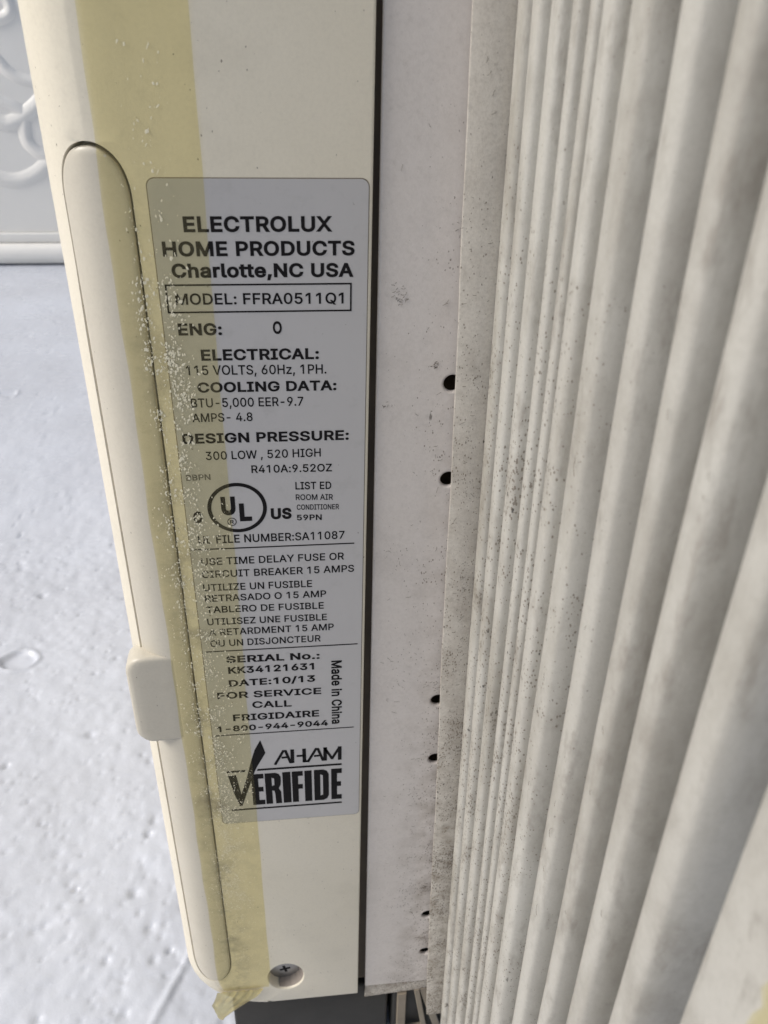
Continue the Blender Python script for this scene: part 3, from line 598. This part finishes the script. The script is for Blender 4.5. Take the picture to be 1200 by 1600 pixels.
def glyph_tris(ch, off):
    """filled outlines of one letter; contours that overlap are filled one by one"""
    key = (ch, round(off, 4))
    if key in GCACHE: return GCACHE[key]
    adv, loops = GLYPHS[ch]; outs, holes_ = [], []
    if ch == '1': loops = [[276, 509, 276, 0, 212, 0, 212, 440, 86, 358, 86, 427, 198, 509]]
    for lp in loops:
        if ch == '1' and len(loops) > 1 and max(lp[1::2]) < 60: continue
        Q = [Vector((lp[q] / 1000, lp[q + 1] / 1000)) for q in range(0, len(lp), 2)]
        Q = [q for i_, q in enumerate(Q) if (q - Q[i_ - 1]).length > .0025]; n_ = len(Q); W = []
        area = sum(Q[i_ - 1].x * Q[i_].y - Q[i_].x * Q[i_ - 1].y for i_ in range(n_))
        for i_ in range(n_):
            d1 = (Q[i_] - Q[i_ - 1]).normalized(); d2 = (Q[(i_ + 1) % n_] - Q[i_]).normalized()
            m_ = Vector((d1.y + d2.y, -d1.x - d2.x)); m_ = m_.normalized() if m_.length > 1e-4 else Vector((d1.y, -d1.x))
            c_ = max(.5, m_.dot(Vector((d1.y, -d1.x)))); W.append(Q[i_] + m_ * (ORI * off / c_))
        (outs if area * ORI > 0 else holes_).append(W)
    # scanline fill with the non-zero rule, so overlapping contours simply merge
    E_ = []
    for W in outs + holes_:
        for i_ in range(len(W)):
            a_, b_ = W[i_], W[(i_ + 1) % len(W)]
            if abs(a_.y - b_.y) > 1e-6: E_.append((a_, b_) if a_.y < b_.y else (b_, a_)); E_[-1] += ((1 if a_.y < b_.y else -1) * ORI,)
    ys_ = {round(p.y, 5) for W in outs + holes_ for p in W}
    for a_ in range(len(E_)):
        p, q, _ = E_[a_]; r = q - p
        for b_ in range(a_ + 1, len(E_)):
            u_, v_, _ = E_[b_]
            if u_.y >= q.y or v_.y <= p.y: continue
            t_ = v_ - u_; den = r.x * t_.y - r.y * t_.x
            if abs(den) < 1e-9: continue
            w_ = u_ - p; k1 = (w_.x * t_.y - w_.y * t_.x) / den; k2 = (w_.x * r.y - w_.y * r.x) / den
            if 0 < k1 < 1 and 0 < k2 < 1: ys_.add(round(p.y + k1 * r.y, 5))
    ys_ = sorted(ys_); V, F = [], []
    for y0, y1 in zip(ys_[:-1], ys_[1:]):
        if y1 - y0 < 2e-5: continue
        ym = (y0 + y1) / 2; L_ = []
        for p, q, d_ in E_:
            if p.y < ym < q.y:
                at = lambda yy: p.x + (q.x - p.x) * (yy - p.y) / (q.y - p.y)
                L_.append((at(ym), at(y0), at(y1), d_))
        L_.sort(key=lambda e: e[0]); wn = 0
        for e in L_:
            o_ = wn; wn += e[3]
            if o_ == 0 and wn != 0: st = e
            elif o_ != 0 and wn == 0:
                b0 = len(V); V += [(st[1], y0, 0), (e[1], y0, 0), (e[2], y1, 0), (st[2], y1, 0)]; F.append((b0, b0 + 1, b0 + 2, b0 + 3))
    GCACHE[key] = (adv / 1000, V, F); return GCACHE[key]
def text_mesh(txt, off):
    x = 0.0; V, F = [], []
    for ch in txt:
        adv, v_, f_ = glyph_tris(ch, off); b0 = len(V)
        V += [(a_ + x, b_, c_) for a_, b_, c_ in v_]; F += [tuple(b0 + q for q in t_) for t_ in f_]
        x += adv + off * .8
    me = bpy.data.meshes.new('printed_text'); me.from_pydata(V, [], F)
    co = np.array(V)
    return (me, co[:, 1].max() - co[:, 1].min(), co)
TEXT = [
('ELECTROLUX', -16.39, -40.48, 8.8, -40.45, 2.63, 2), ('HOME PRODUCTS', -20.28, -44.58, 12.67, -44.56, 2.57, 2),
('Charlotte,NC USA', -19.14, -48.3, 12.51, -48.39, 2.5, 2.2), ('MODEL: FFRA0511Q1', -19.02, -53.14, 10.73, -53.27, 2.05, 1),
('ENG:', -19.13, -58.87, -11.36, -58.92, 2.28, 2), ('O', -2.18, -58.83, -0.55, -58.86, 2.4, 2),
('ELECTRICAL:', -15.5, -63.83, 6.13, -63.93, 2.2, 2), ('115 VOLTS, 60Hz, 1PH.', -18.48, -66.66, 7.5, -66.9, 1.92, 0.6),
('COOLING DATA:', -16.74, -70.27, 9.39, -70.39, 2.1, 2), ('BTU-5,000 EER-9.7', -18.26, -73.34, 2.99, -73.48, 1.9, 0.6),
('AMPS- 4.8', -18.31, -76.43, -6.86, -76.5, 1.85, 0.6), ('DESIGN PRESSURE:', -20.59, -81.11, 11.81, -81.24, 2.2, 2),
('300 LOW , 520 HIGH', -16.49, -84.88, 6.19, -84.86, 1.9, 0.6), ('R410A:9.52OZ', -7.75, -88.19, 8.4, -88.39, 1.8, 0.8),
('BBPN', -20.77, -89.48, -15.96, -89.44, 1.35, 1), ('LIST ED', 0.9, -92.43, 8.25, -92.59, 1.8, 1),
('ROOM AIR', 0.9, -94.99, 8.57, -95.23, 1.38, 0.6), ('CONDITIONER', 1.04, -97.4, 9.83, -97.64, 1.3, 0.8),
('59PN', 0.97, -100.03, 6.19, -100.18, 1.42, 1.4), ('C', -20.25, -99.79, -18.34, -99.63, 2.8, 3.2),
('US', -4.37, -99.53, -0.08, -99.57, 2.75, 3.2), ('UL FILE NUMBER:SA11087', -19.78, -105.06, 10.99, -105.21, 2.05, 0.8),
('USE TIME DELAY FUSE OR', -19.65, -110.7, 10.91, -110.76, 1.92, 0.8), ('CIRCUIT BREAKER 15 AMPS', -19.82, -114.08, 13.1, -114.2, 1.92, 0.8),
('UTILIZE UN FUSIBLE', -19.83, -117.7, 3.81, -117.89, 1.9, 0.8), ('RETRASADO O 15 AMP', -19.74, -120.72, 6.92, -120.9, 1.88, 0.8),
('TABLERO DE FUSIBLE', -19.71, -123.91, 6.34, -124.26, 1.9, 0.8), ('UTILISEZ UNE FUSIBLE', -19.79, -127.44, 6.99, -127.7, 1.92, 0.8),
('A RETARDMENT 15 AMP', -19.69, -130.58, 8.55, -130.73, 1.95, 0.8), ('OU UN DISJONCTEUR', -19.65, -133.95, 5.52, -134.04, 1.98, 0.8),
('SERIAL No.:', -16.49, -139.15, 5.19, -139.45, 2.15, 2), ('KK34121631', -16.26, -142.62, 3.81, -142.77, 2.15, 2),
('DATE:10/13', -16.41, -146.76, 4.01, -146.7, 2.1, 2), ('FOR SERVICE', -19.41, -150.64, 5.41, -150.98, 2.15, 1.6),
('CALL', -11.34, -154.32, -1.87, -154.6, 2.2, 1.6), ('FRIGIDAIRE', -16.23, -158.41, 4.79, -158.64, 2.25, 1.8),
('1-800-944-9044', -20.3, -161.97, 6.94, -162.07, 2.0, 2), ('U', -14.41, -98.05, -11.51, -98.08, 4.5, 3.6), ('L', -10.79, -99.73, -8.28, -99.7, 4.4, 3.6)]
def put_text(txt, x0, z0, x1, z1, cap, bold, rot90=False, mat='ink'):
    off = .012 * bold + .004
    me, _, co = text_mesh(txt, off); hh = ref_h(off)
    u0, u1 = co[:, 0].min(), co[:, 0].max(); U = (co[:, 0] - u0) / (u1 - u0); Vv = (co[:, 1] + off) / hh * cap
    if rot90:      # reading downwards, letter tops to the right
        X = x0 + Vv; Zz = z0 + (z1 - z0) * U
    else:
        X = x0 + (x1 - x0) * U; Zz = z0 + (z1 - z0) * U + Vv
    new = np.stack([X, INK_Y - .004 * co[:, 2], Zz + H], 1) * .001
    me.vertices.foreach_set('co', new.ravel()); me.materials.clear(); me.update(); me.name = 'printed_text'
    return link('printed_text', me, MAT[mat], label)
for t in TEXT: put_text(*t, mat='ink_faded' if t[0] == 'BBPN' else 'ink')
put_text('Made in China', 7.9, -140.3, 7.85, -161.6, 2.5, 1.8, rot90=True)
def flat(name, loops, mat='ink'):
    """flat print: outer loop plus hole loops, as one thin printed face"""
    return plate(name, [(x, z + H) for x, z in loops[0]], [[(x, z + H) for x, z in l] for l in loops[1:]], INK_Y - .005, .012, .0005, MAT[mat], label, res=0)
def stroke_poly(P, wd):
    P = [Vector(p) for p in P]; L, Rr = [], []
    for i, p in enumerate(P):
        d = (P[min(i + 1, len(P) - 1)] - P[max(i - 1, 0)]).normalized()
        if 0 < i < len(P) - 1:
            d1 = (P[i] - P[i - 1]).normalized(); d2 = (P[i + 1] - P[i]).normalized(); m_ = (d1 + d2).normalized()
            sc_ = 1 / max(.45, m_.dot(d1)); n_ = Vector((-m_.y, m_.x)) * wd / 2 * sc_
        else: n_ = Vector((-d.y, d.x)) * wd / 2
        L.append(tuple(p + n_)); Rr.append(tuple(p - n_))
    return L + Rr[::-1]
flat('printed_frame', [[(-20.6, -49.45), (12.2, -49.45), (12.2, -54.7), (-20.6, -54.7)], [(-20.3, -49.75), (-20.3, -54.4), (11.9, -54.4), (11.9, -49.75)]])
for (xa, xb, z_) in ((-21.5, 13.1, -106.5), (-20.8, 14.1, -135.4), (-21.2, 13.4, -163.2)):
    flat('printed_rule', [[(xa, z_ + .15), (xb, z_ + .15), (xb, z_ - .15), (xa, z_ - .15)]])
UCX, UCZ = -11.15, -96.4
flat('printed_ring', [circle(UCX, UCZ, 6.05, 64), circle(UCX, UCZ, 5.25, 64)[::-1]])
flat('printed_ring', [circle(-12.45, -99.75, .95, 24, 1.0), circle(-12.45, -99.75, .78, 24, .83)[::-1]])
put_text('R', -12.85, -100.2, -12.05, -100.2, .9, 1)
LOGO = {
'check': [(-10.08, -165.73), (-9.01, -170.53), (-11.38, -175.47), (-12.11, -177.32), (-15.4, -188.4), (-16.0, -190.42), (-16.81, -190.35), (-16.2, -186.59), (-14.17, -179.27), (-12.72, -173.0), (-11.66, -169.14)],
'varm': [(-18.96, -178.19), (-16.87, -178.11), (-16.1, -184.79), (-15.9, -186.61), (-16.3, -189.73), (-16.9, -189.43), (-17.8, -185.48)],
'l1': [(-19.15, -176.4), (-14.2, -176.4), (-14.45, -177.15), (-19.15, -177.15)], 'l2': [(-11.3, -176.35), (10.35, -176.35), (10.35, -177.05), (-11.5, -177.05)],
'l3': [(-18.95, -191.6), (10.37, -191.6), (10.37, -192.2), (-18.85, -192.2)]}
for v_ in LOGO.values(): flat('printed_mark', [v_])
ST = [[(-6.7, -175.0), (-4.53, -170.3), (-3.96, -170.3), (-2.84, -174.65)], [(-5.05, -172.73), (-3.57, -172.67)], [(-2.25, -169.9), (-2.3, -175.0)], [(-3.06, -174.72), (-2.21, -174.72)], [(-1.2, -172.49), (0.81, -172.48)], [(0.76, -169.9), (0.76, -175.0)], [(0.46, -174.7), (1.82, -174.7)], [(1.7, -174.82), (3.79, -170.3), (4.28, -170.35), (5.51, -174.65)], [(3.23, -172.93), (4.61, -172.86)], [(5.37, -174.6), (6.15, -174.6)], [(6.14, -169.95), (6.08, -174.92)], [(6.05, -170.36), (7.88, -174.3), (9.72, -170.39)], [(9.86, -169.94), (9.85, -175.0)]]
for s_ in ST:
    V = []; F = []
    for q in range(len(s_) - 1):
        a_, b_ = Vector(s_[q]), Vector(s_[q + 1]); d = (b_ - a_).normalized(); wv = .95 if abs(a_.x - b_.x) < .3 else .72
        n_ = Vector((-d.y, d.x)) * wv / 2; e_ = d * (.25 if len(s_) > 2 else 0); b0 = len(V)
        for p in (a_ + n_ - e_, a_ - n_ - e_, b_ - n_ + e_, b_ + n_ + e_): V.append((p.x, INK_Y - .004 * q, p.y + H))
        F.append((b0, b0 + 1, b0 + 2, b0 + 3))
    mesh('printed_mark', V, F, MAT['ink'], label, smooth=False)
def blk(ch, x0, x1, z0=-190.4, z1=-178.3):
    w_ = x1 - x0; h_ = z1 - z0; X = lambda u: x0 + u * w_; Zf = lambda v_: z0 + v_ * h_
    P = lambda l: [(X(a_), Zf(b_)) for a_, b_ in l]
    if ch == 'I': return [P([(0, 0), (1, 0), (1, 1), (0, 1)])]
    if ch == 'E': return [P([(0, 0), (1, 0), (1, .15), (.55, .15), (.55, .43), (.93, .43), (.93, .58), (.55, .58), (.55, .85), (1, .85), (1, 1), (0, 1)])]
    if ch == 'F': return [P([(0, 0), (.56, 0), (.56, .43), (.97, .43), (.97, .58), (.56, .58), (.56, .85), (1, .85), (1, 1), (0, 1)])]
    if ch == 'D': return [P([(0, 0), (.62, 0), (.88, .05), (1, .16), (1, .84), (.88, .95), (.62, 1), (0, 1)]), P([(.42, .15), (.42, .85), (.6, .82), (.6, .18)])]
    if ch == 'R': return [P([(0, 0), (.42, 0), (.42, .44), (.56, .42), (.6, .3), (.62, 0), (1, 0), (.98, .38), (.84, .5), (.97, .6), (1, .72), (1, .86), (.88, .96), (.66, 1), (0, 1)]), P([(.42, .58), (.42, .85), (.58, .82), (.58, .61)])]
for ch, a_, b_ in (('E', -13.15, -9.95), ('R', -9.65, -5.55), ('I', -5.1, -3.0), ('F', -2.65, .2), ('I', .62, 2.5), ('D', 3.1, 6.95), ('E', 7.6, 10.37)):
    flat('printed_letter', blk(ch, a_, b_))

# ------------------------------------------------------------------ accordion side curtain
cur = bpy.data.objects.new('side_curtain', None); COL.objects.link(cur); cur.parent = ac
cur['label'] = 'dusty white accordion curtain folded beside the cabinet'
TILT = .0249
X0 = lambda z: 36.0 + (-z - 5.3) * TILT
zc = np.concatenate([np.linspace(30, -300, 56), [-306, -312]])
def extrude_profile(name, P, mat, parent, seed, thick=.7, wob=.05, y_fn=None, zrange=None):
    """P: list of (dx, y) along the pleat; becomes a thin closed sheet running vertically"""
    zs = zc if zrange is None else zrange
    n = len(P); V = []
    r = np.random.default_rng(seed); ph = r.random(4) * 6.28
    for z in zs:
        x0 = X0(z); wv = wob * (math.sin(z / 31 + ph[0]) + .6 * math.sin(z / 13 + ph[1])); wy = wob * 1.2 * math.sin(z / 47 + ph[2])
        for dx, y in P: V.append((x0 + dx + wv, y + wy, z + H))
        for dx, y in reversed(P): V.append((x0 + dx + wv + thick, y + wy + .15, z + H))
    m = 2 * n; F = []
    for i in range(len(zs) - 1):
        for j in range(m):
            a_ = i * m + j; b_ = i * m + (j + 1) % m
            F.append((a_, b_, b_ + m, a_ + m))
    F.append(tuple(range(m))); F.append(tuple(reversed(range((len(zs) - 1) * m, len(zs) * m))))
    o = mesh(name, V, F, mat, parent, sharp=65); orient(o); return o
def smooth_curve(P, k=3):
    C = catmull(P, k); return [(p.x, p.y) for p in C]
# flat mounting flange against the cabinet
def flange():
    V = []; zs = np.linspace(30, -301, 70)
    for z in zs:
        xl = 29.75 + (-z - 5.4) * .0294; xr = X0(z) + .6
        xl += .12 * math.sin(z / 5.3) * .4 + .1 * math.sin(z / 17)
        if z < -294: xl += (-294 - z) * .05
        for x, y in ((xl + 1.6, 148.6), (xl + .5, 147.2), (xl + .06, 146.35), (xl + .08, 146.08), (xl + .35, 146.0), ((xl + xr) / 2, 145.95), (xr, 145.9), (xr + 1, 146.2), (xr + 1, 148.6)):
            V.append((x, y, z + H))
    F = grid_faces(len(zs), 9); o = mesh('mounting_flange', V, F, MAT['flange'], cur); orient(o)
    o.modifiers.clear()
flange()
# narrow ribs of the frame channel, then the big pleats
ye = [145.8, 136.0, 127.0, 118.0, 112.0, 106.7, 97.7, 85.0, 74.0, 64.4, 53.8, 42.5]
for i in range(len(ye) - 1):
    a_, b_ = ye[i], ye[i + 1]; p = a_ - b_
    small = i < 6
    D_ = [3.4, 3.2, 3.2, 2.3, 2.3, 3.8][i] if small else 13.0
    x_ = [.3, 0, .1, .35, .5, .2][i] if small else 0
    P = [(x_ + .5 * D_, a_ + .02 * p), (x_ + .9, a_ - .005 * p), (x_ + .28, a_ - .03 * p), (x_ + .06, a_ - .08 * p), (x_, a_ - .15 * p)] + \
        [(x_ + f_ * D_, a_ - g_ * p) for g_, f_ in ((.21, .008), (.28, .026), (.335, .06), (.37, .12), (.40, .21), (.42, .33), (.435, .50), (.45, .75), (.47, 1.0), (.95, 1.02))] + [(x_ + D_ * 1.02, b_ + .01 * p)]
    extrude_profile('rib' if small else 'pleat', smooth_curve(P, 3), MAT['curtain'], cur, 20 + i, thick=.6, wob=.03 if small else .10)
    # far flank of the next ridge, closing the fold (part of the same pleat run)
P = [(1.2, 42.3), (.35, 42.0), (.05, 41.0), (0, 39.5), (.15, 37), (.3, 34), (.35, 26), (.35, 12), (.35, -8), (1.2, -9)]
extrude_profile('outer_frame', smooth_curve(P, 3), MAT['curtain'], cur, 77, thick=1.6, wob=.08)
# top and bottom tracks behind the folds so the curtain is held
V, F = boxv(46, 60, 5, 146, 1.0, 8); mesh('bottom_track', V, F, MAT['bracket'], cur, smooth=False)
V, F = boxv(40, 54, 5, 146, zz(22), zz(29)); mesh('top_track', V, F, MAT['curtain'], cur, smooth=False)

# ================================================================== TAPE
tape = empty('tape', None, 'long yellowed bubbled tape strip over the left edge of the label, torn at the bottom', 'tape')
def surf_off(s, z):
    h = half(z)
    o_ = .10
    if h > 0:
        d = h - abs(s - SC)
        o_ += PR * min(1, max(0, (d + .5) / 1.0))
        o_ -= .12 * math.exp(-((d + .15) / .3) ** 2)
    x = XR - s
    if x > -22.0 and -197.6 < z < -31.5: o_ += .11 * min(1, max(0, (x + 22.0) / .5))
    return o_
ss = np.concatenate([np.linspace(28.2, 38.5, 18), np.linspace(38.8, 41.8, 16), np.linspace(42.2, 44.6, 6)])
zs = np.concatenate([np.linspace(13, -262, 330), np.linspace(-263, -281, 30)])
V = []
for z in zs:
    wl = .12 * math.sin(z / 9.1) + .08 * math.sin(z / 3.3); wr = .08 * math.sin(z / 14.0) + .05 * math.sin(z / 4.1)
    for s in ss:
        f = (s - ss[0]) / (ss[-1] - ss[0]); s2 = s + wr * (1 - f) + wl * f
        if z < -274: s2 = s2 + (1 - f) * (-274 - z) * .12
        V.append(prof_at(s2, z, surf_off(s2, z) + .03 + .03 * math.sin(s2 * 2.1 + z * .7) * math.sin(z * .31)))
mesh('tape_strip', V, grid_faces(len(zs), len(ss)), MAT['tape'], tape, sharp=180)
# crumpled torn end hanging over the bottom edge
V = []; zs2 = [-280.6, -283, -285.5, -288, -290, -292, -294, -296, -297.4]
L_ = [-29.5, -30.2, -31.2, -32.2, -31.4, -31.2, -30.9, -30.6, -30.1]; R_ = [-14.8, -16.2, -18.0, -20.5, -22.3, -24.3, -26.2, -28.1, -29.3]
nn = 15
for i, z in enumerate(zs2):
    for j in range(nn):
        f = j / (nn - 1); x = R_[i] + (L_[i] - R_[i]) * f
        y = 149.62 - .42 * abs(math.sin(x * 1.15 + z * .55)) - .25 * abs(math.sin(x * .5 - z * .9)) - max(0, -291 - z) * .02
        V.append((x + .2 * math.sin(z * 2), y, z + H))
mesh('torn_end', V, grid_faces(len(zs2), nn), MAT['tape_end'], tape, sharp=30)
# lifted bubbles and flakes in the tape
def dens(x, z):
    seam = math.exp(-((x + 24.6) / 1.1) ** 2); edge = math.exp(-((x + 20.6) / 2.3) ** 2)
    if z > -12: return 0
    if z > -30: return .05 * math.exp(-((x + 21) / 3.5) ** 2)
    if z > -48: return .10 * seam + .10 * edge
    if z > -62: return .50 * seam + .45 * edge
    if z > -74: return .95 * seam + 1.0 * edge
    if z > -95: return .55 * seam + .55 * edge
    if z > -160: return .5 * seam + .45 * edge + .10
    if z > -190: return .5 * seam + .6 * edge + .2
    if z > -240: return .95 * math.exp(-((x + 20.6) / 3.6) ** 2)
    return .30 * math.exp(-((x + 20) / 4) ** 2)
V = []; F = []; nfl = 0; tries = 0
while nfl < 5600 and tries < 420000:
    tries += 1
    x = -28.3 + 15.5 * rng.random(); z = -12 - 262 * rng.random()
    cl = .6 + float(vnoise(np.array([x * 1.0]), np.array([z * 1.0]), 3.1, 33)[0]) * 1.7
    if rng.random() > dens(x, z) * max(.02, cl): continue
    s = XR - x; far = min(1, -z / 260)
    ln = (.12 + .34 * rng.random() ** 2.2) * (1 - .42 * far); wd_ = ln * (.3 + .4 * rng.random()); an = rng.normal(.12, .35)
    o0 = surf_off(s, z) + .06; b0 = len(V); kN = 7
    V.append(prof_at(s, z, o0 + .05))
    for q in range(kN):
        t = 2 * math.pi * q / kN; rr = .7 + .6 * rng.random(); a1 = wd_ * rr * math.cos(t); b1 = ln * rr * math.sin(t)
        V.append(prof_at(s + a1 * math.cos(an) - b1 * math.sin(an), z + a1 * math.sin(an) + b1 * math.cos(an), o0))
    for q in range(kN): F.append((b0, b0 + 1 + q, b0 + 1 + (q + 1) % kN))
    nfl += 1
o = mesh('tape_bubbles', V, F, MAT['fleck'], tape, sharp=180); o['kind'] = 'stuff'
# second scrap of the same yellow tape on the curtain's outer frame
scrap = empty('tape_scrap', None, 'yellow tape scrap at the lower right on the outer frame of the curtain', 'tape')
V = []; ny, nz_ = 14, 14
for i in range(nz_):
    z = -66 - 24 * i / (nz_ - 1)
    for j in range(ny):
        yl = 34.0 + (-z - 70) * -.02 + .35 * math.sin(z * 1.3) + .2 * math.sin(z * 3.1)
        if z > -69: yl -= (z + 69) * .9
        y = yl - 22 * j / (ny - 1)
        V.append((X0(z) + .02 - .25 * abs(math.sin(y * .5 + z * .4)), y, z + H))
mesh('crumpled_strip', V, grid_faces(nz_, ny), MAT['tape'], scrap, sharp=180)

# loose fibres and hairs caught on the dusty surfaces
fib = []
V = []; F = []
def fibre(p, d, L, nrm, r_=.035):
    b0 = len(V); side = d.cross(nrm).normalized(); k_ = 7; cv = rng.normal(0, .5)
    for i in range(k_):
        t = i / (k_ - 1) - .5; c_ = p + d * (L * t) + side * (cv * L * (t * t - .1)) + nrm * (.05 + .05 * (1 - 4 * t * t))
        for q in range(3):
            a_ = 2 * math.pi * q / 3; V.append(tuple(c_ + side * r_ * math.cos(a_) + nrm * r_ * math.sin(a_)))
    for i in range(k_ - 1):
        for q in range(3): F.append((b0 + i * 3 + q, b0 + i * 3 + (q + 1) % 3, b0 + i * 3 + 3 + (q + 1) % 3, b0 + i * 3 + 3 + q))
for i in range(60):      # cabinet plate
    z = -20 - 262 * rng.random(); x = 19 + 13 * rng.random() ** .6; t = rng.random() * 6.28
    fibre(Vector((x, YF + .97, z + H)), Vector((math.cos(t), 0, math.sin(t))), .5 + 1.1 * rng.random() ** 2, Vector((0, -1, 0)), .03)
for (sx, sz, n_, sp_) in ((21.3, -52.3, 26, 1.0), (28.6, -66.2, 16, .45), (19.5, -75, 6, .8), (31.5, -40, 8, .8), (34, -152, 26, 1.6), (35.5, -236, 30, 1.8), (36, -262, 26, 1.6)):   # scuffs
    for i in range(n_):
        t = rng.normal(.5, .5); x = sx + rng.normal(0, sp_); z = sz + rng.normal(0, sp_ * .8) + .25 * (x - sx) ** 2 * (1 if sp_ == 1.0 else 0)
        fibre(Vector((x, YF + .97, z + H)), Vector((math.cos(t), 0, math.sin(t))), .25 + .5 * rng.random(), Vector((0, -1, 0)), .035)
for i in range(110):     # flange, thicker dust low down
    z = -10 - 285 * rng.random() ** .8; x = 30.5 + (-z - 5.4) * .028 + 5 * rng.random(); t = rng.normal(.5, .6)
    fibre(Vector((x, 145.95, z + H)), Vector((math.cos(t), 0, math.sin(t))), .4 + .9 * rng.random() ** 2, Vector((0, -1, 0)), .03)
for i in range(40):      # ridges of the pleats
    k_ = int(rng.integers(0, 10)); y = ye[k_] - (ye[k_] - ye[k_ + 1]) * .3; z = -5 - y * .3 - 1.4 * y * rng.random(); t = rng.normal(1.2, .8)
    fibre(Vector((X0(z) - .02, y, z + H)), Vector((0, math.cos(t) * .6, math.sin(t))), .8 + 2 * rng.random() ** 2, Vector((-1, 0, 0)), .03)
k = N('brown_dust_fibre'); fm = k.fin((.10, .08, .055), .8)
o = mesh('dust_fibres', V, F, fm, None, sharp=180); o['kind'] = 'stuff'; o['label'] = 'fine brown dust fibres caught on the cabinet, flange and pleats'
